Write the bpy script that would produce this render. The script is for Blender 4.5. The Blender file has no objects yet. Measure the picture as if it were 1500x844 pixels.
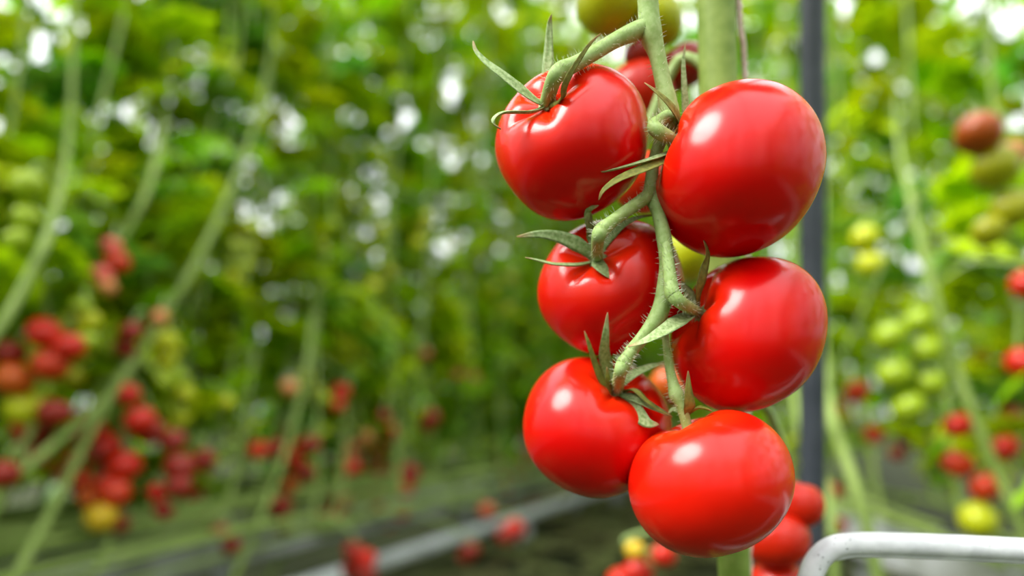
import bpy, bmesh, math, random
from mathutils import Vector, Matrix, Quaternion
import numpy as np

# ------------------------------------------------------------------ camera, sky, sun, exposure
S = bpy.context.scene
COL = S.collection
CZ, HOR = 0.75, 600.0                     # eye height, image row of the horizon (shifted wide lens, 1000 px focal)
cd = bpy.data.cameras.new('camera')
cam = bpy.data.objects.new('camera', cd); COL.objects.link(cam)
cam.location = (0, 0, CZ); cam.rotation_euler = (math.pi/2, 0, 0)
cd.sensor_width = 36; cd.lens = 24; cd.shift_y = (HOR-422)/1500
cd.clip_start = 0.01; cd.clip_end = 200
cd.dof.use_dof = True; cd.dof.focus_distance = 0.272; cd.dof.aperture_fstop = 2.8
S.camera = cam
S.cycles.diffuse_bounces = 6; S.cycles.transmission_bounces = 8; S.cycles.max_bounces = 10
S.view_settings.view_transform = 'Standard'; S.view_settings.look = 'None'
S.view_settings.gamma = 1; S.view_settings.use_curve_mapping = False
S.view_settings.exposure = 0.0
w = bpy.data.worlds.new('sky'); S.world = w; w.use_nodes = True
nt = w.node_tree; nt.nodes.clear()
out = nt.nodes.new('ShaderNodeOutputWorld'); bg = nt.nodes.new('ShaderNodeBackground')
tc = nt.nodes.new('ShaderNodeTexCoord'); sx = nt.nodes.new('ShaderNodeSeparateXYZ'); rp = nt.nodes.new('ShaderNodeValToRGB')
nt.links.new(tc.outputs['Generated'], sx.inputs[0]); nt.links.new(sx.outputs['Z'], rp.inputs[0])
rp.color_ramp.elements[0].color = (0.30, 0.32, 0.34, 1); rp.color_ramp.elements[1].color = (1.30, 1.32, 1.36, 1)
em = rp.color_ramp.elements.new(0.42); em.color = (0.84, 0.86, 0.89, 1)   # overcast: zenith about three times the horizon
nt.links.new(rp.outputs[0], bg.inputs[0]); bg.inputs[1].default_value = 2.9
nt.links.new(bg.outputs[0], out.inputs[0])
sl = bpy.data.lights.new('sun', 'SUN'); sl.energy = 5.6; sl.angle = math.radians(31); sl.color = (1, 0.97, 0.91)
sun = bpy.data.objects.new('sun', sl); COL.objects.link(sun)
sun.rotation_euler = Vector((0.62, 0.22, -0.76)).to_track_quat('-Z', 'Y').to_euler()

rng = random.Random(7)
def P(px, py, Y): return Vector(((px-750)/1000*Y, Y, CZ+(HOR-py)/1000*Y))
def V(*a): return Vector(a)

# ------------------------------------------------------------------ materials
def mat(name, col, rough=0.5, spec=0.5, vary=None, scale=20, bump=0, trans=0, tcol=None, sss=0, objvar=0, attr=None, coat=0, detail=3):
    m = bpy.data.materials.new(name); m.use_nodes = True
    n = m.node_tree; b = n.nodes['Principled BSDF']
    b.inputs['Roughness'].default_value = rough; b.inputs['Specular IOR Level'].default_value = spec
    b.inputs['Base Color'].default_value = (*col, 1)
    src = None
    if vary:
        t = n.nodes.new('ShaderNodeTexCoord'); no = n.nodes.new('ShaderNodeTexNoise')
        no.inputs['Scale'].default_value = scale; no.inputs['Detail'].default_value = detail
        r = n.nodes.new('ShaderNodeValToRGB'); r.color_ramp.elements[0].color = (*vary, 1); r.color_ramp.elements[1].color = (*col, 1)
        r.color_ramp.elements[0].position = 0.35; r.color_ramp.elements[1].position = 0.62
        n.links.new(t.outputs['Object'], no.inputs[0]); n.links.new(no.outputs[0], r.inputs[0]); src = r.outputs[0]
        if bump:
            bu = n.nodes.new('ShaderNodeBump'); bu.inputs['Strength'].default_value = bump; bu.inputs['Distance'].default_value = 0.001
            n.links.new(no.outputs[0], bu.inputs['Height']); n.links.new(bu.outputs[0], b.inputs['Normal'])
    if attr:                                # (attribute, colour): real colour carried by the piece itself
        a = n.nodes.new('ShaderNodeAttribute'); a.attribute_name = attr[0]
        mx = n.nodes.new('ShaderNodeMix'); mx.data_type = 'RGBA'
        n.links.new(a.outputs['Fac'], mx.inputs[0])
        if src: n.links.new(src, mx.inputs[6])
        else: mx.inputs[6].default_value = (*col, 1)
        mx.inputs[7].default_value = (*attr[1], 1); src = mx.outputs[2]
    if objvar:
        oi = n.nodes.new('ShaderNodeObjectInfo'); hs = n.nodes.new('ShaderNodeHueSaturation')
        mr = n.nodes.new('ShaderNodeMapRange'); mr.inputs[3].default_value = 0.5-objvar*0.035; mr.inputs[4].default_value = 0.5+objvar*0.04
        mv = n.nodes.new('ShaderNodeMapRange'); mv.inputs[3].default_value = 1-objvar*0.45; mv.inputs[4].default_value = 1+objvar*0.45
        ml = n.nodes.new('ShaderNodeMath'); ml.operation = 'MULTIPLY'; ml.inputs[1].default_value = 7.31
        fr = n.nodes.new('ShaderNodeMath'); fr.operation = 'FRACT'
        n.links.new(oi.outputs['Random'], mr.inputs[0]); n.links.new(oi.outputs['Random'], ml.inputs[0])
        n.links.new(ml.outputs[0], fr.inputs[0]); n.links.new(fr.outputs[0], mv.inputs[0])
        n.links.new(mr.outputs[0], hs.inputs['Hue']); n.links.new(mv.outputs[0], hs.inputs['Value'])
        if src: n.links.new(src, hs.inputs['Color'])
        else: hs.inputs['Color'].default_value = (*col, 1)
        src = hs.outputs[0]
    if src: n.links.new(src, b.inputs['Base Color'])
    if sss:
        b.inputs['Subsurface Weight'].default_value = sss; b.inputs['Subsurface Scale'].default_value = 0.006
        b.inputs['Subsurface Radius'].default_value = (1.0, 0.25, 0.08)
    if coat: b.inputs['Coat Weight'].default_value = coat; b.inputs['Coat Roughness'].default_value = 0.1
    if trans:
        tr = n.nodes.new('ShaderNodeBsdfTranslucent'); tr.inputs[0].default_value = (*(tcol or col), 1)
        ms = n.nodes.new('ShaderNodeMixShader'); ms.inputs[0].default_value = trans
        o = n.nodes['Material Output']
        if src and not tcol: n.links.new(src, tr.inputs[0])
        n.links.new(b.outputs[0], ms.inputs[1]); n.links.new(tr.outputs[0], ms.inputs[2]); n.links.new(ms.outputs[0], o.inputs[0])
    return m

RED = (0.66, 0.004, 0.003)
M = {}
for k, c, c2 in (('tomato_bright', (0.64, 0.0015, 0.0012), (0.78, 0.03, 0.002)), ('tomato_orange_red', (0.72, 0.008, 0.0015), (0.82, 0.05, 0.003))):
    M[k] = mat(k, c, 0.21, 0.38, vary=tuple(x*0.9 for x in c), scale=30, attr=('shoulder', c2), sss=0.08, bump=0.015)
for k, c in (('red', (0.56, 0.014, 0.002)), ('dark red', (0.27, 0.014, 0.004)), ('orange', (0.58, 0.10, 0.008)), ('orange red', (0.56, 0.035, 0.004)),
             ('pale orange', (0.68, 0.26, 0.08)), ('yellow', (0.62, 0.40, 0.01)), ('green', (0.30, 0.42, 0.010)), ('pale green', (0.42, 0.52, 0.04)),
             ('yellow green', (0.50, 0.54, 0.008)), ('brown orange', (0.40, 0.075, 0.006)), ('olive green', (0.38, 0.38, 0.006)), ('pink red', (0.66, 0.10, 0.07))):
    M[k] = mat('fruit_'+k.replace(' ', '_'), c, 0.28, 0.36, vary=tuple(x*0.8 for x in c), scale=25)
M['stem'] = mat('stem_green', (0.34, 0.46, 0.17), 0.55, 0.3, vary=(0.25, 0.37, 0.10), scale=380, bump=0.15, trans=0.08)
M['knee'] = M['stem']
M['sepal'] = mat('sepal_green', (0.43, 0.54, 0.26), 0.6, 0.3, vary=(0.23, 0.34, 0.11), scale=700, bump=0.25, attr=('tip', (0.42, 0.25, 0.12)), trans=0.18)
M['sepal_olive'] = mat('sepal_olive', (0.26, 0.27, 0.05), 0.6, 0.3, vary=(0.16, 0.17, 0.03), scale=500, bump=0.25, attr=('tip', (0.38, 0.2, 0.08)), trans=0.18)
M['hair'] = mat('stem_hair', (0.75, 0.80, 0.62), 0.5, 0.3, trans=0.4)
M['thick_stem'] = mat('vine_stem', (0.22, 0.31, 0.06), 0.55, 0.3, vary=(0.15, 0.235, 0.03), scale=120, bump=0.2)
M['old_stem'] = mat('old_vine_stem', (0.26, 0.35, 0.09), 0.65, 0.25, vary=(0.17, 0.25, 0.05), scale=14, bump=0.2)
M['leaf'] = mat('leaf_green', (0.40, 0.56, 0.002), 0.33, 0.28, vary=(0.25, 0.42, 0.002), scale=30, objvar=0.9, trans=0.52)
M['litter'] = mat('wilted_leaf', (0.17, 0.20, 0.06), 0.7, 0.3, vary=(0.10, 0.09, 0.03), scale=6, trans=0.2)
M['leaf_blue'] = mat('leaf_cool_green', (0.20, 0.44, 0.03), 0.30, 0.45, vary=(0.14, 0.33, 0.025), scale=30, objvar=0.7, trans=0.40)
M['twine'] = mat('twine', (0.68, 0.56, 0.47), 0.8, 0.2, vary=(0.52, 0.40, 0.33), scale=300)
M['post'] = mat('post_slate', (0.045, 0.052, 0.068), 0.55, 0.4, vary=(0.03, 0.036, 0.05), scale=40)
M['white'] = mat('white_paint', (0.80, 0.81, 0.84), 0.32, 0.5, vary=(0.62, 0.63, 0.66), scale=90, bump=0.2)
M['chip'] = mat('paint_chip', (0.10, 0.10, 0.11), 0.8, 0.2)
M['pipe'] = mat('pipe_white', (0.72, 0.75, 0.78), 0.45, 0.4, vary=(0.5, 0.53, 0.55), scale=8)
M['gutter'] = mat('gutter_white', (0.40, 0.42, 0.42), 0.5, 0.4, vary=(0.20, 0.22, 0.18), scale=6)
M['ground'] = mat('ground', (0.035, 0.042, 0.016), 0.95, 0.1, vary=(0.018, 0.022, 0.009), scale=2.5, bump=0.3)
M['steel'] = mat('galvanised_steel', (0.4, 0.42, 0.44), 0.4, 0.5)

# ------------------------------------------------------------------ helpers
def mesh(name, verts, faces, m, parent=None, smooth=True, loc=None, fattr=None):
    me = bpy.data.meshes.new(name); me.from_pydata([tuple(v) for v in verts], [], faces); me.update()
    if smooth: me.polygons.foreach_set('use_smooth', [True]*len(me.polygons))
    if m: me.materials.append(m)
    if fattr:
        a = me.attributes.new(fattr[0], 'FLOAT', 'POINT'); a.data.foreach_set('value', fattr[1])
    return link(name, me, parent, loc)
def link(name, me, parent=None, loc=None):
    o = bpy.data.objects.new(name, me); COL.objects.link(o)
    if parent: o.parent = parent
    if loc is not None: o.location = loc
    return o
def tag(o, label=None, cat=None, group=None, kind=None):
    for k, v in (('label', label), ('category', cat), ('group', group), ('kind', kind)):
        if v: o[k] = v
    return o
def empty(name, loc):
    o = bpy.data.objects.new(name, None); COL.objects.link(o); o.location = loc; o.empty_display_size = 0.02; return o
def spline(pts, n):
    """Catmull-Rom through rows of any width, n samples"""
    p = np.array([list(x) for x in pts], float); k = len(p)
    if k == 2: p = np.array([p[0], (p[0]+p[1])/2, p[1]]); k = 3
    e = np.vstack([2*p[0]-p[1], p, 2*p[-1]-p[-2]]); r = []
    for t in np.linspace(0, k-1-1e-9, n):
        i = int(t); f = t-i; a, b, c, d = e[i], e[i+1], e[i+2], e[i+3]
        r.append(0.5*((2*b)+(c-a)*f+(2*a-5*b+4*c-d)*f*f+(3*b-a-3*c+d)*f**3))
    return r
def tube_geo(pts, rad, sides=8, cap=True, v0=0):
    vs, fs = [], []; n = len(pts); up = None
    for i in range(n):
        t = (pts[min(i+1, n-1)]-pts[max(i-1, 0)]).normalized()
        if up is None: up = t.orthogonal().normalized()
        up = (up-t*up.dot(t)).normalized(); si = t.cross(up)
        r = rad[i] if hasattr(rad, '__len__') else rad
        for j in range(sides):
            a = 2*math.pi*j/sides; vs.append(pts[i]+(up*math.cos(a)+si*math.sin(a))*r)
    for i in range(n-1):
        for j in range(sides):
            fs.append((v0+i*sides+j, v0+i*sides+(j+1) % sides, v0+(i+1)*sides+(j+1) % sides, v0+(i+1)*sides+j))
    if cap: fs.append(tuple(v0+j for j in reversed(range(sides)))); fs.append(tuple(v0+(n-1)*sides+j for j in range(sides)))
    return vs, fs
def tube(name, pts, rad, m, parent=None, sides=10, loc=None, n=None):
    """pts rows (Vector) with radii; resampled when n is given"""
    if n:
        rr = rad if hasattr(rad, '__len__') else [rad]*len(pts)
        q = spline([[*p, r] for p, r in zip(pts, rr)], n)
        pts = [Vector(x[:3]) for x in q]; rad = [max(1e-5, x[3]) for x in q]
    if loc is not None: pts = [p-loc for p in pts]
    vs, fs = tube_geo(pts, rad, sides)
    return mesh(name, vs, fs, m, parent)
def boxgeo(x0, x1, y0, y1, z0, z1):
    v = [(x, y, z) for z in (z0, z1) for y in (y0, y1) for x in (x0, x1)]
    return v, [(0, 2, 3, 1), (4, 5, 7, 6), (0, 1, 5, 4), (2, 6, 7, 3), (0, 4, 6, 2), (1, 3, 7, 5)]

# ------------------------------------------------------------------ ground
v, f = boxgeo(-40, 40, -12, 70, -0.1, 0)
tag(mesh('floor', v, f, M['ground'], smooth=False), kind='structure')

vs, fs = [], []                                               # glazing bars of the greenhouse roof, high above the frame
for x in np.arange(-40, 40.1, 4.0):
    v, f = boxgeo(x-.03, x+.03, -12, 70, 4.80, 4.90); b = len(vs); vs += v; fs += [tuple(b+i for i in q) for q in f]
for y in np.arange(-12, 70.1, 4.1):
    v, f = boxgeo(-40, 40, y-.02, y+.02, 4.86, 4.92); b = len(vs); vs += v; fs += [tuple(b+i for i in q) for q in f]
tag(mesh('ceiling', vs, fs, M['steel'], smooth=False), kind='structure')

# ------------------------------------------------------------------ foreground tomatoes (fitted to their measured outline)
def fruit_unit(nu, nv, lobes, amp, seed, boxy=0.93, h=0.86, dim=0.22):
    r = random.Random(seed); ph = [r.uniform(0, 6.28) for _ in range(4)]
    vs, fs, at = [], [], []
    for i in range(nv+1):
        th = math.pi*i/nv
        for j in range(nu):
            a = 2*math.pi*j/nu
            s = max(0, math.sin(th)); rho = s**boxy; z = math.copysign(abs(math.cos(th))**(boxy+.02), math.cos(th))*h
            wt = math.exp(-((th-0.55)/0.6)**2)
            lob = abs(math.cos(lobes*a/2+ph[0]+0.3*math.sin(a+ph[1])))**0.7
            rho *= 1+amp*0.35*math.cos(lobes*a+ph[0]*2)*s*s+0.018*math.cos(2*a+ph[2])+0.012*math.cos(3*a+ph[3])
            if th < math.pi/2:
                z -= dim*math.exp(-(rho/0.30)**2); z -= amp*1.5*(1-lob)*math.exp(-((rho-0.30)/0.22)**2)
            else: z += 0.05*math.exp(-(rho/0.25)**2)
            vs.append(Vector((rho*math.cos(a), rho*math.sin(a), z)))
            at.append(max(0, 1-th/0.9)*0.9)
    for i in range(nv):
        for j in range(nu):
            fs.append((i*nu+j, i*nu+(j+1) % nu, (i+1)*nu+(j+1) % nu, (i+1)*nu+j))
    return vs, fs, at
def fit_fruit(box, depth, axis, roll, seed, lobes=5, amp=0.05, pole=None, h=0.86, dim=0.22, boxy=0.93):
    x0, x1, y0, y1 = box; ax = Vector(axis).normalized()
    base, fs, at = fruit_unit(72, 48, lobes, amp, seed, h=h, dim=dim, boxy=boxy)
    for it in range(12):
        q = Vector((0, 0, 1)).rotation_difference(ax) @ Quaternion((0, 0, 1), roll)
        pts = np.array([list(q @ v) for v in base])
        c = np.array(P((x0+x1)/2, (y0+y1)/2, depth)); sc = np.array([(x1-x0)/2000*depth, 0, (y1-y0)/2000*depth]); sc[1] = (sc[0]+sc[2])/2
        for k in range(8):
            w_ = pts*sc+c; px = w_[:, 0]/w_[:, 1]*1000+750; py = HOR-(w_[:, 2]-CZ)/w_[:, 1]*1000
            sc[0] *= (x1-x0)/(px.max()-px.min()); sc[2] *= (y1-y0)/(py.max()-py.min()); sc[1] = (sc[0]+sc[2])/2
            c[0] += ((x0+x1)/2-(px.max()+px.min())/2)/1000*depth; c[2] -= ((y0+y1)/2-(py.max()+py.min())/2)/1000*depth
        pw = Vector(pts[0]*sc+c); ppx = pw.x/pw.y*1000+750; ppy = HOR-(pw.z-CZ)/pw.y*1000
        if not pole: break
        ex, ey = (pole[0]-ppx)/120, (pole[1]-ppy)/120
        ax = (ax+Vector((ex, 0, -ey))).normalized()
        if ax.y > -0.15: ax.y = -0.15; ax.normalize()
    return [Vector(v)-Vector(c) for v in (pts*sc+c)], fs, at, Vector(c), pw, ax, (ppx, ppy)

def sepal(parent, pts, wpx, pd, m='sepal', face=(0, -1, 0.35), n=16, cup=0.25):
    """blade along pixel points (px, py, depth offset from the calyx) of a given width in pixels"""
    q = [Vector(x) for x in spline([list(P(a, b, pd+d)) for a, b, d in pts], n)]
    vs, fs, at = [], [], []; fc = Vector(face).normalized()
    for i, p in enumerate(q):
        t = i/(n-1); tg = (q[min(i+1, n-1)]-q[max(i-1, 0)]).normalized()
        si = tg.cross(fc); si = si.normalized() if si.length > 1e-4 else Vector((1, 0, 0)); nn = si.cross(tg).normalized()
        if nn.dot(fc) < 0: nn = -nn
        wd = 1.2*wpx/2000*p.y*(0.62+0.75*min(1, t/0.3) if t < 0.3 else 1.37*max(0, 1-(t-0.3)/0.7)**0.8+0.10)/1.37
        th = 0.00045*(1-0.6*t)
        vs += [p-si*wd+nn*wd*cup, p-si*wd*0.45+nn*th*0.6, p+nn*th*0.2, p+si*wd*0.45+nn*th*0.6, p+si*wd+nn*wd*cup,
               p+si*wd*0.5-nn*th, p-nn*th*2.2, p-si*wd*0.5-nn*th]
        at += [max(0, (t-0.8)/0.2)]*8
    for i in range(n-1):
        for j in range(8): fs.append((i*8+j, i*8+(j+1) % 8, (i+1)*8+(j+1) % 8, (i+1)*8+j))
    fs += [tuple(reversed(range(8))), tuple(range((n-1)*8, n*8))]
    o = mesh('sepal', vs, fs, M[m], None, fattr=('tip', at)); o.parent = parent
    o.matrix_parent_inverse = Matrix.Translation(-Vector(parent['_w'])); return o

FG = [ # box, depth, axis, roll, seed, lobes, amp, pole, material, label
 dict(k='T1', box=(725, 950, 92, 324), d=.300, ax=(-.30, -.7, .6), pole=(801, 154), mat='tomato_bright', amp=.065, roll=0.5,
      label='big ripe red tomato at upper left of the sharp truss, four long sepals'),
 dict(k='T2', box=(957, 1211, 115, 378), d=.286, ax=(-.93, .06, .34), pole=None, mat='tomato_bright', amp=.03, roll=0.2,
      label='big ripe red tomato at the upper right of the truss, before the dark post'),
 dict(k='T3', box=(787, 1003, 320, 522), d=.318, ax=(-.15, -.75, .6), pole=(875, 380), mat='tomato_bright', amp=.06, roll=1.1,
      label='ripe red tomato at middle left of the truss, crowned by a star of sepals'),
 dict(k='T4', box=(982, 1213, 375, 605), d=.303, ax=(-.8, -.42, .42), pole=(1023, 459), mat='tomato_bright', amp=.05, roll=0.0,
      label='ripe red tomato at middle right of the truss, between the upper right and bottom tomatoes'),
 dict(k='T5', box=(766, 985, 522, 730), d=.322, ax=(.3, -.7, .65), pole=(903, 574), mat='tomato_bright', amp=.04, roll=0.3,
      label='ripe red tomato at lower left of the truss with a spiky crown of upright sepals'),
 dict(k='T6', box=(920, 1165, 600, 818), d=.285, ax=(-.36, .05, .93), pole=None, mat='tomato_orange_red', amp=.03, roll=0.7,
      label='plump orange-red tomato hanging lowest on the sharp truss'),
]
FT = {}
for s in FG:
    vs, fs, at, c, pw, ax, pp = fit_fruit(s['box'], s['d'], s['ax'], s['roll'], int(s['k'][1]), 5, s['amp'], s['pole'],
                                         boxy=1.0 if s['k'] in ('T2', 'T4') else .95, h=.93 if s['k'] == 'T2' else .87)
    o = mesh('ripe_tomato', vs, fs, M[s['mat']], fattr=('shoulder', at)); o.location = c
    tag(o, s['label'], 'tomato', 'six ripe tomatoes on the sharp truss')
    # calyx disc
    q = Vector((0, 0, 1)).rotation_difference(ax); vv = []; ff = []
    for i in range(4):
        for j in range(10):
            a = 2*math.pi*j/10; r = 0.0048*(1-i/3.2); vv.append(pw-c+q @ Vector((r*math.cos(a), r*math.sin(a), 0.0004+0.0016*i/3)))
    for i in range(3):
        for j in range(10): ff.append((i*10+j, i*10+(j+1) % 10, (i+1)*10+(j+1) % 10, (i+1)*10+j))
    ff += [tuple(reversed(range(10))), tuple(range(30, 40))]
    cal = mesh('calyx', vv, ff, M['sepal'], o); cal['_w'] = list(c)
    FT[s['k']] = dict(o=o, c=c, pole=pw, cal=cal, ax=ax); print(s['k'], 'pole px', [round(x) for x in pp], 'depth', round(pw.y, 4))

SEP = {
 'T1': [([(798,154,0),(783,147,-.004),(762,132,-.007),(735,110,-.009),(712,92,-.009),(697,75,-.008),(693,60,-.006)], 17, 'sepal', (.3,-1,.5)),
        ([(799,156,-.001),(780,163,-.006),(755,164,-.009),(737,165,-.011),(725,172,-.012),(723,181,-.012),(734,189,-.012)], 12, 'sepal', (0,-.5,1)),
        ([(801,150,.002),(801,122,.006),(803,90,.007),(804,60,.007),(805,35,.006),(808,21,.004)], 14, 'sepal', (0,-1,.2)),
        ([(802,157,-.001),(815,153,-.008),(824,143,-.013),(825,130,-.016),(832,113,-.018),(850,84,-.018),(864,64,-.017),(880,49,-.016)], 11, 'sepal_olive', (.6,-1,0))],
 'T2': [([(1004,196,.002),(995,178,-.004),(985,160,-.010),(968,141,-.013),(944,121,-.014)], 17, 'sepal_olive', (.5,-1,.3)),
        ([(1004,195,.006),(1004,170,.006),(1002,125,.005),(1001,90,.005),(1004,63,.005)], 9, 'sepal', (0,-1,0)),
        ([(1000,212,0),(985,222,-.005),(955,233,-.010),(920,243,-.012),(890,250,-.012),(868,253,-.011)], 11, 'sepal', (0,-.6,1)),
        ([(1000,216,0),(980,231,-.007),(945,247,-.012),(908,262,-.014),(885,278,-.014),(877,293,-.012)], 15, 'sepal_olive', (0,-.8,.5))],
 'T3': [([(872,380,0),(852,362,-.005),(822,348,-.007),(790,343,-.007),(757,347,-.005)], 18, 'sepal', (0,-1,-.2)),
        ([(870,383,-.001),(845,388,-.005),(812,387,-.008),(787,381,-.008),(770,377,-.007)], 10, 'sepal', (0,-.6,1)),
        ([(871,376,.001),(865,345,.001),(861,322,-.007),(862,308,-.010),(877,301,-.013)], 16, 'sepal', (.4,-1,0)),
        ([(878,374,-.001),(892,350,-.003),(912,330,-.004),(935,319,-.004),(960,315,-.002)], 11, 'sepal', (.3,-1,.6)),
        ([(874,380,-.001),(882,391,-.007),(888,400,-.009),(894,408,-.010)], 27, 'sepal', (0,-.7,.8))],
 'T4': [([(1022,459,-.001),(1022,432,-.012),(1027,405,-.016),(1033,385,-.016),(1036,370,-.018),(1031,352,-.020)], 17, 'sepal_olive', (.7,-1,0)),
        ([(1020,457,-.002),(1000,468,-.015),(972,486,-.025),(945,500,-.027),(920,508,-.026)], 22, 'sepal', (0,-.7,.8)),
        ([(1019,452,.003),(1010,432,.003),(998,417,.002),(990,406,.001)], 13, 'sepal', (0,-1,.5))],
 'T5': [([(897,573,0),(883,560,-.004),(871,532,-.008),(862,503,-.011),(856,485,-.011)], 10, 'sepal_olive', (.3,-1,0)),
        ([(899,570,.001),(890,545,-.001),(885,518,-.009),(887,490,-.016),(890,458,-.019)], 17, 'sepal', (0,-1,0)),
        ([(898,576,-.001),(895,570,-.008),(890,558,-.012),(889,538,-.014)], 15, 'sepal_olive', (.4,-1,.2)),
        ([(905,571,0),(925,551,-.004),(952,538,-.006),(976,531,-.005)], 16, 'sepal', (0,-.8,.8)),
        ([(905,577,-.001),(930,584,-.009),(958,598,-.013),(985,611,-.016)], 18, 'sepal', (0,-.7,.8)),
        ([(903,578,-.001),(925,597,-.010),(947,619,-.015),(965,622,-.018)], 22, 'sepal', (-.2,-1,.1)),
        ([(908,574,.0),(928,571,-.008),(946,587,-.014),(966,601,-.017),(984,610,-.018)], 10, 'sepal_olive', (.2,-.6,.8))],
 'T6': [([(1006,608,.000),(1009,595,-.005),(1008,572,-.007),(1008,543,-.007)], 16, 'sepal_olive', (.2,-1,0)),
        ([(1006,607,.002),(1020,598,-.002),(1032,598,-.004),(1043,602,-.005)], 11, 'sepal_olive', (0,-.4,1)),
        ([(1002,607,.004),(988,600,.008),(978,606,.010)], 11, 'sepal', (0,-.8,.8))],
}
for k, lst in SEP.items():
    for pts, wd, m, fc in lst: sepal(FT[k]['cal'], pts, wd, FT[k]['pole'].y, m, fc)
for t in FT.values(): del t['cal']['_w']

# ------------------------------------------------------------------ foreground plant: stem, rachis > pedicels, hairs
STD = 0.365
fp = empty('tomato_plant', P(1104, 1350, STD)); FPL = fp.location.copy()
tag(fp, 'thick green tomato vine in the foreground carrying the sharp truss of six tomatoes', 'plant')
stem_pts = [P(1104, 1350, STD), P(1080, 900, STD), P(1074, 800, STD), P(1060, 400, STD), P(1049, 0, STD), P(1040, -400, STD), P(1034, -1400, STD), P(1030, -3600, STD)]
so = tube('stem', stem_pts, [.0084, .0084, .0084, .0094, .0101, .0101, .0098, .007], M['thick_stem'], fp, 20, FPL, n=60)
RD = .286
def px3(rows, base=RD): return [P(a, b, base+d) for a, b, d, r in rows], [r/1000*(base+d) for a, b, d, r in rows]
HT = []
rach = [(1040,-190,.079,9),(1010,-160,.05,12),(965,-110,.01,14),(949,-40,0,15),(950,15,0,15.5),(953,48,0,17),(962,78,0,12.5),(971,118,0,12),(978,150,0,14),(980,175,.001,15),(968,205,.006,10),(958,235,.008,9),(954,268,.006,10),(955,287,.003,12),(964,312,0,9.5),(972,345,-.002,11),(977,385,-.003,11),(974,420,-.003,12),(969,450,-.003,13),(956,476,-.003,12),(938,499,-.003,10),(922,517,-.002,10)]
p_, r_ = px3(rach)
ra = tube('rachis', p_, r_, M['stem'], fp, 14, FPL, n=110); HT.append((p_, r_))
def pole_at(k, off=0.0): return FT[k]['pole']+FT[k]['ax']*off
def ped(rows, k, rend):
    p, r = px3(rows); p.append(pole_at(k, 0.0006)); r.append(rend/1000*p[-1].y)
    o = tube('pedicel', p, r, M['stem'], ra, 12, FPL, n=46); HT.append((p, r)); return o
ped([(950,40,0,14),(930,46,-.001,13),(900,60,-.005,11),(870,78,-.009,10.5),(842,94,-.012,11),(822,104,-.014,13.5),(811,117,-.014,12)], 'T1', 10.5)
ped([(986,168,.001,11),(970,175,-.005,9.5),(958,185,-.008,10.5),(968,195,-.009,10.5),(984,205,-.006,9)], 'T2', 8)
ped([(955,280,.003,10),(945,290,.0,10),(918,309,-.005,9.5),(896,325,-.010,9.5),(881,338,-.013,11.5),(876,350,-.013,10)], 'T3', 8.5)
ped([(975,355,-.003,8),(979,385,-.007,9),(983,418,-.010,10.5),(986,432,-.011,11.5),(1000,445,-.010,9.5)], 'T4', 8.5)
ped([(930,508,-.002,9.5),(920,523,-.003,10),(914,533,-.003,12),(908,548,-.002,9.5)], 'T5', 9)
ped([(973,440,-.001,6),(973,470,.002,5.5),(976,505,.003,5),(980,535,.003,6.5),(986,562,.002,8),(991,579,.001,11),(998,594,0,8)], 'T6', 7.5)
# fine hairs on truss
hv, hf = [], []
for p, r in HT:
    q = spline([[*a, b] for a, b in zip(p, r)], 200)
    for _ in range(210):
        i = rng.randrange(2, 197); c = Vector(q[i][:3]); t = (Vector(q[i+1][:3])-c).normalized()
        d = Vector((rng.gauss(0, 1), rng.gauss(0, 1), rng.gauss(0, 1))); d = (d-t*d.dot(t)).normalized()
        L = rng.uniform(.0012, .0034); a0 = c+d*(q[i][3]*0.95); d2 = (d+t*rng.uniform(-.5, .3)).normalized()
        m1 = a0+d*L*0.55; e = m1+d2*L*0.45; s1 = d.cross(t).normalized()*.000085; s2 = t*.000085; b = len(hv)
        hv += [a0+s1, a0-s1*.5+s2, a0-s1*.5-s2, m1+s1*.7, m1-s1*.35+s2*.7, m1-s1*.35-s2*.7, e]
        hf += [(b, b+1, b+4, b+3), (b+1, b+2, b+5, b+4), (b+2, b, b+3, b+5), (b+3, b+4, b+6), (b+4, b+5, b+6), (b+5, b+3, b+6)]
ho = mesh('stem_hair', [x-FPL for x in hv], hf, M['hair'], ra); ho['kind'] = 'stuff'

# twine beside stem: two twisted strands
tw = empty('support_twine', P(1092, 130, STD+.004)); TL = tw.location.copy()
ends = [P(1099, 1000, STD+.016), P(1096, 500, STD+.014), P(1091, 112, STD), P(1083, 0, STD-.002), P(1074, -400, STD+.004), P(1060, -3900, STD+.004)]
axp = [Vector(x) for x in spline(ends, 260)]
for k in range(2):
    tube('strand', [c+Vector((math.cos(i*.9+k*math.pi), math.sin(i*.9+k*math.pi), 0))*.0008 for i, c in enumerate(axp)], .0010, M['twine'], tw, 6, TL)
tag(tw, 'pale twisted support twine running beside the thick foreground vine', 'twine')

# ------------------------------------------------------------------ post and white rail
po = empty('steel_post', P(1190, 600, .78)*1.0); po.location.z = 0
X0, Y0 = po.location.x, po.location.y; r = .0142
vs, fs = tube_geo([Vector((0, 0, z)) for z in (.006, .3, .8, 1.4, 2.2, 4.2)], r, 20); mesh('post_tube', vs, fs, M['post'], po)
vs, fs = boxgeo(-.05, .05, -.05, .05, 0, .008); mesh('base_plate', vs, fs, M['post'], po, smooth=False)
vs, fs = tube_geo([Vector((0, 0, .008)), Vector((0, 0, .05))], r+.004, 20); mesh('collar', vs, fs, M['post'], po)
tag(po, 'dark slate grey upright steel post behind the tomatoes', 'post')

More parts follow.
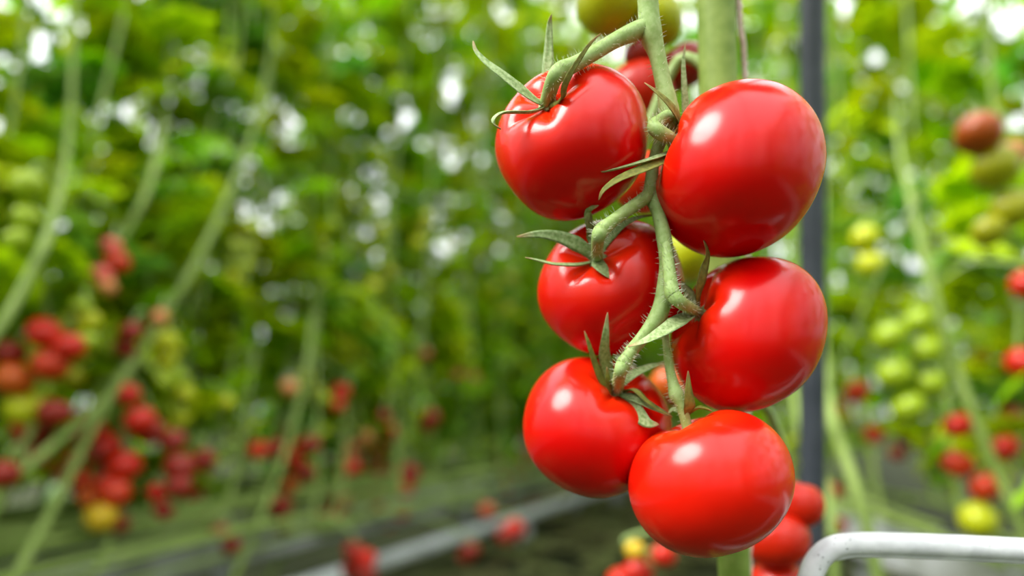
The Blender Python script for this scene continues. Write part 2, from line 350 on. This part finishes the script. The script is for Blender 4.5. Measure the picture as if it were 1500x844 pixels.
RL = .32
rail = empty('white_rail', P(1182, 1600, RL)); RLc = rail.location.copy(); rail.location.z = 0; RLc = rail.location.copy()
top = [P(1186, 850, RL), P(1192, 832, RL), P(1204, 814, RL), P(1222, 802, RL), P(1250, 797.5, RL), P(1300, 797.5, RL), P(1400, 801, RL), P(1500, 806, RL), P(1640, 812, RL), P(1690, 822, RL), P(1710, 850, RL)]
low = P(1183, 880, RL); e2 = P(1714, 890, RL)
path = [Vector((low.x-.004, low.y, 0.0)), Vector((low.x-.003, low.y, .35)), low]+[Vector(x) for x in spline([list(t) for t in top], 60)]+[e2, Vector((e2.x+.003, e2.y, .35)), Vector((e2.x+.004, e2.y, 0))]
tube('rail_tube', path, .0056, M['white'], rail, 20, RLc)
# paint lip along the underside of the top bar and dark chips
lip = [t-Vector((0, .0015, .0048)) for t in top[3:9]]
tube('paint_lip', lip, .0014, M['white'], rail, 8, RLc, n=40)
cv, cf = [], []
for _ in range(30):
    a = rng.random(); i = rng.randrange(4, len(path)-8); c = path[i].lerp(path[i+1], a)
    an = rng.uniform(-.9, 1.3); t = (path[i+1]-path[i]).normalized(); nz = Vector((0, -math.cos(an), math.sin(an))); nz = (nz-t*nz.dot(t)).normalized()
    cc = c+nz*.0056; u1 = t; u2 = nz.cross(t); s = rng.uniform(.0001, .00042); b = len(cv); k = 6
    ring = [cc+(u1*math.cos(2*math.pi*j/k)*s*rng.uniform(.7, 1.8)+u2*math.sin(2*math.pi*j/k)*s) for j in range(k)]
    cv += [x-nz*.0004 for x in ring]+[x+nz*.00006 for x in ring]
    cf += [tuple(b+k+j for j in range(k))]+[(b+j, b+(j+1) % k, b+k+(j+1) % k, b+k+j) for j in range(k)]
ch = mesh('paint_chip', [x-RLc for x in cv], cf, M['chip'], rail); ch['kind'] = 'stuff'
tag(rail, 'white painted bent tube rail with chipped paint at the lower right', 'rail')

# ------------------------------------------------------------------ leaves
def leaf_geo(seed, L=0.30, n_pair=4, v0=0):
    """compound tomato leaf along +X, drooping; lobed leaflets"""
    r = random.Random(seed); vs, fs = [], []
    def mid(t): return Vector((L*t*(1-.12*t), 0.02*math.sin(3*t+seed), 0.05*t-.16*t*t*L/.3))
    pv, pf = tube_geo([mid(i/6) for i in range(7)], [.0028-.0018*i/6 for i in range(7)], 4); vs += pv; fs += pf
    def leaflet(base, d, up, ln, wd):
        d = d.normalized(); si = d.cross(up).normalized(); up = si.cross(d); b = len(vs); N = 6
        dr = r.uniform(.15, .6); ph = r.uniform(0, 6); cu = r.uniform(.1, .45)
        for i in range(N+1):
            t = i/N; c = base+d*(ln*t)-Vector((0, 0, 1))*(dr*ln*t*t)
            prof = (math.sin(math.pi*min(1, t**.75*.97+.03))**.8)*(1+.28*math.sin(t*17+ph))
            wv = wd*max(.03, prof)
            ru = .12*wd*math.sin(t*11+ph)
            vs.extend([c-si*wv+up*(cu*wv+ru), c+up*(-.02*ln), c+si*wv+up*(cu*wv-ru)])
        for i in range(N):
            for j in range(2): a = b+i*3+j; fs.append((a, a+1, a+4, a+3))
    for k in range(n_pair):
        t = .3+.62*k/(n_pair-1)*.9
        ln = (.085+.03*math.sin(math.pi*(k+.7)/n_pair))*L/.3*r.uniform(.85, 1.15)
        for s in (-1, 1):
            a = r.uniform(.85, 1.25)
            leaflet(mid(t+r.uniform(-.03, .03)), Vector((math.cos(a), s*math.sin(a), r.uniform(-.1, .25))), Vector((0, r.uniform(-.2, .2), 1)), ln, ln*r.uniform(.26, .34))
            if k < n_pair-1 and r.random() < .6:
                leaflet(mid(t+.09), Vector((math.cos(a), s*math.sin(a), .1)), Vector((0, 0, 1)), ln*.42, ln*.15)
    leaflet(mid(1), Vector((1, 0, -.35)), Vector((0, 0, 1)), .11*L/.3, .036*L/.3)
    return vs, fs
LEAF = []
for i in range(6):
    vs, fs = leaf_geo(i, .19+.02*(i % 3), 5)
    me = bpy.data.meshes.new('leaf'); me.from_pydata([tuple(v) for v in vs], [], fs); me.update()
    me.polygons.foreach_set('use_smooth', [True]*len(me.polygons)); me.materials.append(M['leaf_blue' if i == 5 else 'leaf']); LEAF.append(me)

# the foreground vine's own crown, unseen above the picture, added to block overhead sky
z = 1.28
while z < 2.3:
    c = min(spline([list(p) for p in stem_pts], 80), key=lambda q: abs(q[2]-z)); sc = rng.uniform(1.3, 1.7)
    o = link('leaf', LEAF[rng.randrange(6)], fp, Vector(c)-FPL)
    o.rotation_euler = (Matrix.Rotation(math.pi/2+rng.uniform(-1.7, 1.5), 4, 'Z') @ Matrix.Rotation(rng.uniform(-.3, .2), 4, 'Y')).to_euler(); o.scale = (sc,)*3; z += .034

UL = Vector((.447, .894, 0)); NL = Vector((-.894, .447, 0))        # left hedge: along the row, and away from the aisle
A0 = Vector((-1.835, 0, 0))                                       # a point of its front line (Y = 0)
UR = Vector((-.04, .999, 0)); NR = Vector((.999, .04, 0)); B0 = Vector((1.12, 0, 0))
GZ = .39
AZB_L, AZB_R = math.atan2(NL.y, NL.x), math.atan2(NR.y, NR.x)

def leaf_rot(az, pitch, roll): return (Matrix.Rotation(az, 4, 'Z') @ Matrix.Rotation(pitch, 4, 'Y') @ Matrix.Rotation(roll, 4, 'X')).to_euler()
def plant(stem, rad, label, group=None, leaves=(), mat_='old_stem', name='tomato_plant', n=36):
    """stem: list of world points from the lying foot to the tip; leaves: list of (point, az, pitch, roll, scale)"""
    if not hasattr(rad, '__len__'):                     # slimmer towards the growing tip
        k = len(stem); rad = [rad*(1 if i < k*.5 else 1-.8*(i-k*.5)/(k*.5)) for i in range(k)]
    b = stem[0].copy(); root = empty(name, b); tag(root, label, 'plant', group)
    tube('stem', stem, rad, M[mat_], root, 7, b, n=n)
    for p, az, pi_, ro, sc in leaves:
        o = link('leaf', LEAF[rng.randrange(6)], root, p-b); o.rotation_euler = leaf_rot(az, pi_, ro); o.scale = (sc,)*3
    return root
def leafset(curve, z0, z1, step, back=None, spread=1.9):
    """alternate leaves up a stem curve, turned within spread of the direction away from the aisle"""
    r = []; az = rng.uniform(0, 6.28); z = z0+rng.uniform(0, step)
    while z < z1:
        p = min(curve, key=lambda c: abs(c.z-z))
        if back is not None: az = back+rng.uniform(-spread, spread)
        r.append((Vector(p), az, rng.uniform(-.35, .35), rng.uniform(-.5, .5), rng.uniform(.75, 1.2)))
        az += 2.4+rng.uniform(-.4, .4); z += step*rng.uniform(.7, 1.3)*(1 if z < 1.3 else 1.75)
    return r
def upright(foot, along, lean, ztop, lie, out=V(0, 0, 0)):
    """foot = where the stem leaves the gutter; lies -along*lie, leans by +along*lean while rising"""
    pts = []; zf = foot.z
    if lie: pts += [foot-along*lie+V(0, 0, -.02), foot-along*lie*.5+V(0, 0, rng.uniform(-.01, .02)), foot-along*.12]
    pts += [foot+along*(.08*lean)+V(0, 0, .05)]
    for t in (.25, .5, .75, 1.0): pts.append(foot+along*lean*(1-(1-t)**1.7)+out*t+V(rng.uniform(-.02, .02), rng.uniform(-.02, .02), (ztop-zf)*t))
    return pts

PLANTS = []      # (root, curve points)
def add_plant(pts, rad, label, group, lv, **k):
    curve = [Vector(x) for x in spline([list(p) for p in pts], 80)]
    root = plant(pts, rad, label, group, lv(curve), **k); PLANTS.append((root, curve)); return root

# hero vines whose leaning stems show through the blur (pixel, pixel, depth up each stem)
HERO = [
 ([(-40,930,1.25),(25,840,1.32),(90,720,1.42),(150,600,1.5),(230,480,1.62),(290,380,1.72),(335,285,1.85),(375,175,2.1),(400,20,2.4),(410,-300,2.6)], 'vine with a long pale leaning stem from lower left corner to upper middle', .0100),
 ([(-120,820,1.2),(0,722,1.3),(80,650,1.4),(150,590,1.5),(185,530,1.6),(215,400,1.9),(240,200,2.2),(250,-200,2.3)], 'vine whose stem rises from the left edge and crosses the long leaning stem', .0098),
 ([(300,940,1.75),(345,840,1.8),(390,740,1.9),(430,620,2.0),(455,500,2.15),(465,360,2.7),(470,150,3.0),(475,-150,3.1)], 'vine with a curved bright green stem near the lower middle of the left hedge', .0092),
 ([(-60,560,1.15),(0,480,1.2),(40,410,1.25),(75,330,1.32),(100,200,1.6),(110,0,1.8),(115,-300,1.9)], 'vine with a stem slanting up from the left edge beside the red cluster', .0088),
 ([(60,560,1.5),(130,420,1.55),(190,330,1.62),(225,250,1.7),(245,120,2.0),(250,-200,2.2)], 'vine with a pale slanting stem left of the small pink-red cluster', .0085),
 ([(360,900,2.2),(430,790,2.3),(475,740,2.4),(500,660,2.5),(520,560,2.7),(530,350,3.0),(535,0,3.2)], 'vine with a curved stem rising beside the paired red tomatoes near the bottom middle', .0095),
]
for k, (rows, lab, rd) in enumerate(HERO):
    add_plant([P(*r) for r in rows], rd, lab, None, lambda c: leafset(c, 1.0, 2.5, .055, AZB_L, 1.2))
HERO_R = [
 ([(1560,900,1.28),(1495,770,1.32),(1440,640,1.36),(1395,520,1.4),(1360,400,1.45),(1330,270,1.6),(1315,180,2.0),(1310,-50,2.6),(1310,-400,2.7)], 'vine with a long pale stem leaning left up the right side', .0095),
 ([(1300,930,1.1),(1285,840,1.12),(1262,740,1.15),(1235,660,1.2),(1212,570,1.3),(1205,400,2.0),(1215,100,2.6),(1225,-300,2.7)], 'vine with a bright green stem right of the dark post', .0105),
 ([(1235,960,1.0),(1222,840,1.02),(1212,720,1.08),(1165,590,1.4),(1160,400,2.2),(1155,100,2.8),(1150,-200,2.9)], 'slender vine just beside the dark post, lower right', .0075),
]
for rows, lab, rd in HERO_R:
    add_plant([P(*r) for r in rows], rd, lab, None, lambda c: leafset(c, .95, 2.6, .06, AZB_R, 1.2))

ONES = 'first second third fourth fifth sixth seventh eighth ninth tenth eleventh twelfth thirteenth fourteenth fifteenth sixteenth seventeenth eighteenth nineteenth'.split()
def nth(k):
    k -= 1
    if k < 19: return ONES[k]
    t, u = divmod(k+1, 10); return ['', '', 'twenti', 'thirti', 'forti'][t]+'eth' if u == 0 else ['', '', 'twenty', 'thirty', 'forty'][t]+'-'+(['']+ONES)[u]
# filler vines of the left hedge: near ones carry separate leaves
def left_row(off, s0, s1, step, label, group, z0=.60, z1=2.1, lstep=.040, spread=1.9, lean=(.3, .55), zt=(2.1, 2.4), rr=(.008, .0105), zl=(.02, .10), back=0, lat=.06):
    s = s0; n_ = 0
    while s < s1:
        n_ += 1; foot = A0+UL*s+NL*(off+rng.uniform(-lat, lat)); foot.z = GZ+rng.uniform(*zl); tall = max(0, min(1.25, (s-1.6)*.6))
        pts = upright(foot, UL, rng.uniform(*lean), rng.uniform(*zt)+tall, rng.uniform(1.2, 2.2), NL*back)
        add_plant(pts, rng.uniform(*rr), label.format(nth(n_)), group, lambda c: leafset([q for q in c if q.z > .5], z0+rng.uniform(-.08, .1), z1+tall, lstep, AZB_L, spread))
        s += step*rng.uniform(.8, 1.2)
left_row(.06, 1.0, 4.8, .22, "blurred leafy vine, {} from the left in the left hedge's front line", 'front vines of the left hedge')
left_row(.42, .8, 5.4, .26, "blurred leafy vine, {} from the left in the left hedge's back line", 'back vines of the left hedge', z0=.5, spread=3.14)

left_row(-.10, 1.5, 7.5, .21, 'bare leaning vine stem before the left hedge, {} from the left of these', 'bare leaning stems before the left hedge', z0=.82, lstep=.05, lean=(.45, .8), rr=(.005, .0085), zl=(-.07, .10), back=.55, lat=.10, spread=2.4)

# prototypes for distant vines: one joined foliage mesh each
FOL = []
for k in range(5):
    vs, fs = [], []; az = rng.uniform(0, 6); z = .2
    while z < 1.9:
        lv, lf = leaf_geo(100+k*40+int(z*20), .21, 5); sc = rng.uniform(.8, 1.25)
        R = Matrix.Translation((0, 0, z)) @ leaf_rot(az, rng.uniform(-.35, .35), rng.uniform(-.5, .5)).to_matrix().to_4x4() @ Matrix.Scale(sc, 4)
        b = len(vs); vs += [R @ q for q in lv]; fs += [tuple(b+i for i in q) for q in lf]; az += 2.4; z += .040 if z < .75 else .068
    me = bpy.data.meshes.new('foliage'); me.from_pydata([tuple(q) for q in vs], [], fs); me.update()
    me.polygons.foreach_set('use_smooth', [True]*len(me.polygons)); me.materials.append(M['leaf_blue' if k == 4 else 'leaf']); FOL.append(me)
STM = []
for k in range(3):
    pts = [V(-1.0, .03*k, -.03), V(-.5, 0, .0), V(-.1, 0, .02), V(0, 0, .1), V(.12, 0, .5), V(.2, .02, 1.1), V(.22, 0, 2.3)]
    q = spline([list(p) for p in pts], 24); vs, fs = tube_geo([Vector(x) for x in q], .010, 6)
    me = bpy.data.meshes.new('stem'); me.from_pydata([tuple(x) for x in vs], [], fs); me.update()
    me.polygons.foreach_set('use_smooth', [True]*len(me.polygons)); me.materials.append(M['old_stem']); STM.append(me)
def far_plant(p, az, label, group, zs=1.0):
    root = empty('tomato_plant', p); root.rotation_euler.z = az; tag(root, label, 'plant', group)
    link('stem', STM[rng.randrange(3)], root)
    o = link('foliage', FOL[rng.randrange(5)], root, V(.17, 0, 0)); o.rotation_euler.z = rng.uniform(0, 6.28); o.scale = (1, 1, zs); o['kind'] = 'stuff'
    return root
azL = math.atan2(UL.y, UL.x)
for off, s0, s1, st in ((.06, 4.8, 15, .33), (.42, 5.3, 15, .33)):
    s = s0
    while s < s1:
        p = A0+UL*s+NL*(off+rng.uniform(-.06, .06)); p.z = GZ+.04
        far_plant(p, azL, 'small blurred vine far along the left hedge', 'far vines of the left hedge', rng.uniform(1.7, 2.1)); s += st*rng.uniform(.8, 1.2)
for off, s0, s1 in ((1.9, .8, 15), (2.35, 1.2, 15)):
    s = s0
    while s < s1:
        p = A0+UL*s+NL*(off+rng.uniform(-.08, .08)); p.z = GZ+.04
        far_plant(p, azL, 'vine of the next row, glimpsed through the left hedge', 'vines of the row behind the left hedge', rng.uniform(.82, .95)); s += .30*rng.uniform(.8, 1.2)
azR = math.atan2(UR.y, UR.x)
def right_row(off, s0, s1, step, label, group):
    s = s0; n_ = 0
    while s < s1:
        n_ += 1; foot = B0+UR*s+NR*(off+rng.uniform(-.06, .06)); foot.z = GZ+rng.uniform(.02, .08)
        tall = max(0, min(1.1, (s-1.4)*.5))
        pts = upright(foot, UR, rng.uniform(.25, .45), rng.uniform(2.1, 2.5)+tall, rng.uniform(.5, .9))
        add_plant(pts, rng.uniform(.008, .0105), label.format(nth(n_)), group, lambda c: leafset([q for q in c if q.z > .55], .64, 2.3+tall, .042, AZB_R, 2.0)); s += step*rng.uniform(.8, 1.2)
right_row(.10, 1.35, 4.4, .34, "blurred leafy vine, {} from the viewer in the right hedge's front line", 'front vines of the right hedge')
right_row(.50, 1.2, 4.8, .32, "blurred leafy vine, {} from the viewer in the right hedge's back line", 'back vines of the right hedge')
for off, s0, s1 in ((.1, 4.6, 11), (.5, 5, 11), (2.0, 1.6, 9)):
    s = s0
    while s < s1:
        p = B0+UR*s+NR*(off+rng.uniform(-.08, .08)); p.z = GZ+.04
        far_plant(p, azR, 'small blurred vine far along the right hedge', 'far vines of the right hedge', rng.uniform(1.6, 2.0)); s += .36*rng.uniform(.8, 1.2)
# the same two hedges go on beside and behind the viewer
for s in np.arange(-2.4, .9, .42):
    p = A0+UL*s+NL*.1; p.z = GZ+.04; far_plant(p, azL, 'leafy vine of the left hedge beside the viewer', 'hedge beside the viewer')
for s in np.arange(-2.4, 1.0, .42):
    p = B0+UR*s+NR*.1; p.z = GZ+.04; far_plant(p, azR, 'leafy vine of the right hedge beside the viewer', 'hedge beside the viewer, right')

for k, x in enumerate(np.arange(-2.4, 1.5, .34)):  # unseen cross hedge, added to keep low sky out of the fruit reflections
    far_plant(V(x, -1.7+.25*(k % 2), GZ), 0, 'leafy vine of the hedge at the viewer\'s back', 'hedge at the viewer\'s back')

# ------------------------------------------------------------------ gutters and floor pipes
def gutter(o0, u, n, off, s0, s1, label):
    c = o0+u*s0+n*off; L = s1-s0; root = empty('growing_gutter', V(c.x, c.y, 0)); root.rotation_euler.z = math.atan2(u.y, u.x)
    prof = [(-.10, .38), (-.10, .29), (-.05, .27), (.05, .27), (.10, .29), (.10, .38), (.094, .38), (.094, .295), (.045, .277), (-.045, .277), (-.094, .295), (-.094, .38)]
    k = len(prof); vs = [V(x, y, z) for x in (0, L) for y, z in prof]
    fs = [(j, (j+1) % k, k+(j+1) % k, k+j) for j in range(k)]
    fs += [tuple(reversed((0,1,10,11))), (1,2,9,10)[::-1], (2,3,8,9)[::-1], (3,4,7,8)[::-1], (4,5,6,7)[::-1]]
    mesh('channel', vs, fs, M['gutter'], root, smooth=False)
    x = .02; 
    while x < L-.9:
        v, f = boxgeo(x, x+.97, -.075, .075, .285, .372); mesh('growing_slab', v, f, M['gutter'], root, smooth=False); x += 1.0
    x = .3
    while x < L:
        v, f = boxgeo(x-.015, x+.015, -.015, .015, 0, .272); mesh('leg', v, f, M['steel'], root, smooth=False); x += 1.5
    tag(root, label, 'gutter')
gutter(A0, UL, NL, .10, -1.0, 14, 'long white growing gutter under the left hedge, mostly hidden by bare stems')
gutter(B0, UR, NR, .16, -1.0, 10, 'long white growing gutter under the right hedge')
def pipe(o0, u, n, off, s0, s1, z, label):
    c = o0+u*s0+n*off; root = empty('heating_pipe', V(c.x, c.y, 0)); root.rotation_euler.z = math.atan2(u.y, u.x)
    vs, fs = tube_geo([V(x, 0, z) for x in np.linspace(0, s1-s0, 12)], .030, 12); mesh('pipe', vs, fs, M['pipe'], root)
    x = .4
    while x < s1-s0:
        v, f = boxgeo(x-.02, x+.02, -.03, .03, 0, z-.02); mesh('support', v, f, M['steel'], root, smooth=False); x += 1.6
    tag(root, label, 'pipe')
pipe(A0, UL, NL, -.03, -1, 14, .17, 'white heating pipe low under the left growing gutter')

# pruned leaves left on the aisle floor
vs, fs = [], []
for k in range(460):
    s_ = rng.uniform(.5, 9); o_ = rng.uniform(-.9, .1); c = A0+UL*s_+NL*o_
    if k > 260: c = B0+UR*rng.uniform(.8, 7)+NR*rng.uniform(-.7, 1.2)
    lv, lf = leaf_geo(500+k % 20, .26); R = Matrix.Translation((c.x, c.y, .055)) @ Matrix.Rotation(rng.uniform(0, 6.28), 4, 'Z') @ Matrix.Diagonal((1, 1, .35, 1))
    b = len(vs); vs += [R @ q for q in lv]; fs += [tuple(b+i for i in q) for q in lf]
vs = [V(q.x, q.y, max(.003, q.z)) for q in vs]
tag(mesh('leaf_litter', vs, fs, M['litter']), 'pruned wilted leaves lying along the feet of both hedges', 'leaves', kind='stuff')

# ------------------------------------------------------------------ blurred fruit
def fmesh(seed, nu=18, nv=12):
    vs, fs, at = fruit_unit(nu, nv, 5, .05, seed, h=.88, dim=.16)
    me = bpy.data.meshes.new('tomato'); me.from_pydata([tuple(v*.5) for v in vs], [], fs); me.update()
    me.polygons.foreach_set('use_smooth', [True]*len(me.polygons)); return me
FM = {}
def fruit(p, dia, colour, label, group, tilt=None):
    me = FM.get(colour)
    if not me:
        me = FM[colour] = [fmesh(k) for k in (1, 2)]
        for x in me: x.materials.append(M[colour])
    o = link('tomato', me[rng.randrange(2)], None, p); o.scale = (dia, dia, dia)
    o.rotation_euler = tilt or (rng.uniform(-.6, .6), rng.uniform(-.6, .6), rng.uniform(0, 6.28))
    return tag(o, label, 'tomato', group)
def truss(pts, diam, host=None):
    """truss stalk: from the nearest vine to the top of the cluster, then down through the fruit"""
    tp = sorted(pts, key=lambda p: -p.z); c = sum((p for p in pts), V(0, 0, 0))/len(pts)
    top_ = tp[0]+V(0, .012, diam*.6)
    root, cu = host or min(PLANTS, key=lambda rc: min((q-top_).length for q in rc[1][20:]))
    s = min(cu[10:], key=lambda q: (q-top_-V(0, 0, .03)).length)
    line = [s, s.lerp(top_, .5)+V(0, 0, .03), top_]+[p+V(0, diam*.25, 0) for p in tp]
    tube('truss_stalk', line, .0032, M['stem'], root, 5, root.location.copy(), n=4+3*len(line))
ORD = ['topmost', 'second from the top', 'third from the top', 'fourth from the top', 'fifth from the top', 'sixth from the top', 'seventh from the top', 'eighth from the top', 'ninth from the top', 'tenth from the top']
def yfront(px): return 1.835/max(.2, .5-(px-750)/1000)          # depth of the left hedge's front line along a sight line
def cluster(phrase, depth, rows, host=None, left=False):
    rows = sorted(rows, key=lambda r: r[1]); pts = []
    if left: depth = min(depth, yfront(rows[0][0])-.17)
    for i, (x, y, d, c) in enumerate(rows):
        dep = depth*(1+rng.uniform(-.02, .02)); p = P(x, y, dep); pts.append(p)
        od = 'lowest' if (i == len(rows)-1 and i) else ORD[i]
        lab = f'{c.replace(" ", "-")} tomato, {od} in {phrase}' if len(rows) > 1 else f'single {c.replace(" ", "-")} tomato {phrase}'
        fruit(p, d/1000*dep, c, lab, phrase if len(rows) > 1 else None)
    truss(pts, rows[0][2]/1000*depth, host)

FPH = (fp, [Vector(x) for x in spline([list(p) for p in stem_pts], 80)])
cluster('the blurred cluster behind the truss top', .44, [(892,2,96,'yellow green'),(962,32,78,'yellow green'),(940,78,52,'dark red'),(1000,98,72,'dark red'),(936,140,104,'red')], FPH)
cluster('the gap between the two upper sharp tomatoes', .37, [(944,268,92,'orange red')], FPH)
cluster('the gap at the middle of the sharp truss', .46, [(1016,372,88,'yellow green'),(982,566,62,'orange')], FPH)
cluster('the red cluster behind the lowest sharp tomato', .47, [(1166,738,80,'red'),(1138,790,94,'red'),(1140,862,92,'red')], FPH)
cluster('the low cluster under the sharp tomatoes', .85, [(930,806,30,'yellow'),(972,814,38,'red'),(936,838,44,'red'),(908,850,40,'red')])

LC = [
 ('the bright cluster at left edge', 1.45, [(65,488,50,'red'),(100,508,46,'red'),(74,534,50,'orange red'),(16,518,42,'dark red'),(20,556,54,'orange'),(38,598,56,'yellow green'),(80,604,46,'dark red')]),
 ('the small pink-red cluster at upper left', 1.75, [(164,362,30,'pink red'),(171,384,38,'orange red'),(148,404,34,'pink red'),(157,420,28,'pale orange')]),
 ('the dark pair left of the leaning stem', 1.9, [(192,486,34,'dark red'),(184,510,32,'dark red')]),
 ('the big red cluster right of the leaning stem', 1.55, [(186,578,36,'red'),(205,616,46,'red'),(158,652,40,'red'),(182,683,50,'red'),(124,703,28,'orange red'),(168,722,48,'orange red'),(136,728,40,'orange'),(148,757,48,'yellow')]),
 ('the dark cluster right of the big red one', 1.85, [(222,632,42,'dark red'),(254,646,38,'dark red'),(264,684,48,'dark red'),(231,722,32,'red'),(262,712,38,'dark red'),(240,748,30,'dark red')]),
 ('the left edge of the picture, low down', 1.5, [(4,694,46,'dark red')]),
 ('on the leaning stem where it crosses the leaves', 1.6, [(234,466,26,'pale orange')]),
 ('in the leaves right of the dark cluster', 2.1, [(300,672,32,'dark red')]),
 ('the pair at lower middle left', 2.2, [(378,660,30,'orange red'),(402,656,30,'dark red')]),
 ('the column beside the curved green stem', 2.2, [(456,652,30,'dark red'),(434,680,30,'red'),(426,710,26,'orange'),(410,740,36,'dark red'),(414,766,32,'dark red')]),
 ('high in the leaves above the curved stem', 2.5, [(424,568,26,'pale orange')]),
 ('the trio in mid leaves', 2.5, [(500,574,28,'red'),(482,588,28,'dark red'),(494,594,24,'orange red')]),
 ('the low group beside the second curved stem', 2.4, [(515,685,27,'red'),(498,738,32,'dark red'),(490,757,28,'red'),(475,760,24,'red')]),
 ('the dark bunch left of the sharp tomatoes', 2.9, [(632,612,26,'dark red'),(626,624,24,'dark red')]),
 ('the scattered group at bottom centre', 2.6, [(600,694,32,'dark red'),(594,716,26,'red'),(588,750,26,'red'),(554,748,24,'dark red')]),
 ('in the leaves at centre', 3.2, [(624,520,20,'dark red')]),
 ('the faint pair at centre', 3.1, [(562,610,22,'dark red'),(538,640,22,'pale orange')]),
 ('above the aisle, left of the lowest sharp tomato', 2.4, [(713,748,26,'red')]),
 ('near the white pipe end', 2.2, [(752,776,34,'red'),(740,786,30,'dark red')]),
 ('the low pair over the white pipe', 2.1, [(690,806,26,'dark red'),(682,816,24,'dark red')]),
 ('the lowest bunch at bottom middle', 1.9, [(518,808,32,'dark red'),(536,820,32,'red'),(516,834,32,'dark red'),(538,842,30,'dark red')]),
 ('the low pair left of the bright green stem', 2.0, [(322,780,28,'dark red'),(338,798,28,'dark red')]),
 ('the pale green bunch beside the leaning stem', 2.3, [(372,334,24,'pale green'),(346,360,22,'pale green'),(366,366,22,'pale green'),(340,384,22,'pale green'),(360,390,22,'pale green'),(342,408,24,'yellow green')]),
 ('the green cluster at the left edge', 1.5, [(42,272,46,'green'),(40,320,42,'green'),(25,352,40,'green')]),
 ('the yellow-green pair beside the leaning stem', 1.7, [(242,500,36,'yellow green'),(242,526,34,'yellow green')]),
 ('in the leaves right of the leaning stem', 2.3, [(332,590,24,'yellow green')]),
 ('the faint dark pair at mid right of the left hedge', 3.3, [(672,552,20,'dark red'),(694,556,20,'dark red')]),
 ('the yellow-green column at mid left', 2.0, [(130,470,34,'yellow green'),(126,500,34,'green'),(120,448,30,'green')]),
 ('the green pair at centre', 2.8, [(545,478,22,'yellow green'),(548,420,22,'yellow green')]),
]
RC = [
 ('the big blurred cluster at the right edge', 1.0, [(1434,196,64,'brown orange'),(1482,228,44,'pale orange'),(1458,246,66,'olive green'),(1484,305,62,'olive green'),(1450,338,50,'olive green')]),
 ('the yellow-green pair right of the post', 1.45, [(1268,350,42,'yellow green'),(1277,387,42,'yellow green')]),
 ('the green cluster by the right leaning stem', 1.42, [(1346,470,42,'green'),(1305,494,50,'green'),(1357,515,46,'green'),(1312,550,50,'green'),(1364,563,42,'green'),(1332,597,48,'green')]),
 ('the red cluster on the right leaning stem', 1.42, [(1404,623,42,'red'),(1470,657,42,'red'),(1403,679,45,'orange red'),(1445,714,46,'orange red'),(1434,762,56,'yellow green')]),
 ('the red pair at the right edge', 1.3, [(1504,416,46,'red'),(1500,532,50,'red')]),
 ('the far right edge under the red pair', 1.6, [(1481,610,38,'orange red')]),
 ('the orange-red group right of the post', 1.9, [(1255,575,36,'orange red'),(1222,600,28,'dark red'),(1280,637,28,'orange red'),(1238,610,26,'yellow green')]),
 ('the dark brownish group low on the right', 2.1, [(1330,640,30,'dark red'),(1352,650,28,'dark red'),(1375,632,28,'brown orange'),(1316,664,26,'dark red')]),
 ('the dark pair low right of the post', 1.6, [(1226,772,30,'dark red'),(1222,720,26,'dark red')]),
 ('faintly in the right hedge leaves', 2.0, [(1440,522,28,'brown orange')]),
]
for phrase, dep, rows in LC: cluster(phrase, dep, rows, left=True)
for phrase, dep, rows in RC: cluster(phrase, dep, rows)
# many more in the depth of the left hedge
for k in range(44):
    px = rng.uniform(20, 790); dep = yfront(px)*rng.uniform(.93, 1.12)
    ripe = k % 2 == 0
    base = rng.uniform(610, 700) if ripe else rng.uniform(300, 560)
    pts = []
    for j in range(rng.randint(3, 5)):
        p = P(px+rng.uniform(-16, 16), base+j*20+rng.uniform(-6, 6), dep+rng.uniform(-.03, .03)); pts.append(p)
        c = rng.choice(['dark red', 'red', 'dark red', 'orange red']) if ripe else rng.choice(['green', 'yellow green', 'olive green'])
        fruit(p, rng.uniform(.048, .06), c, 'small reddish tomato deep in the lower shade of the left hedge' if ripe else 'small unripe tomato deep among the leaves of the left hedge',
              'ripening fruit deep in the left hedge' if ripe else 'unripe fruit deep in the left hedge')
    truss(pts, .055)
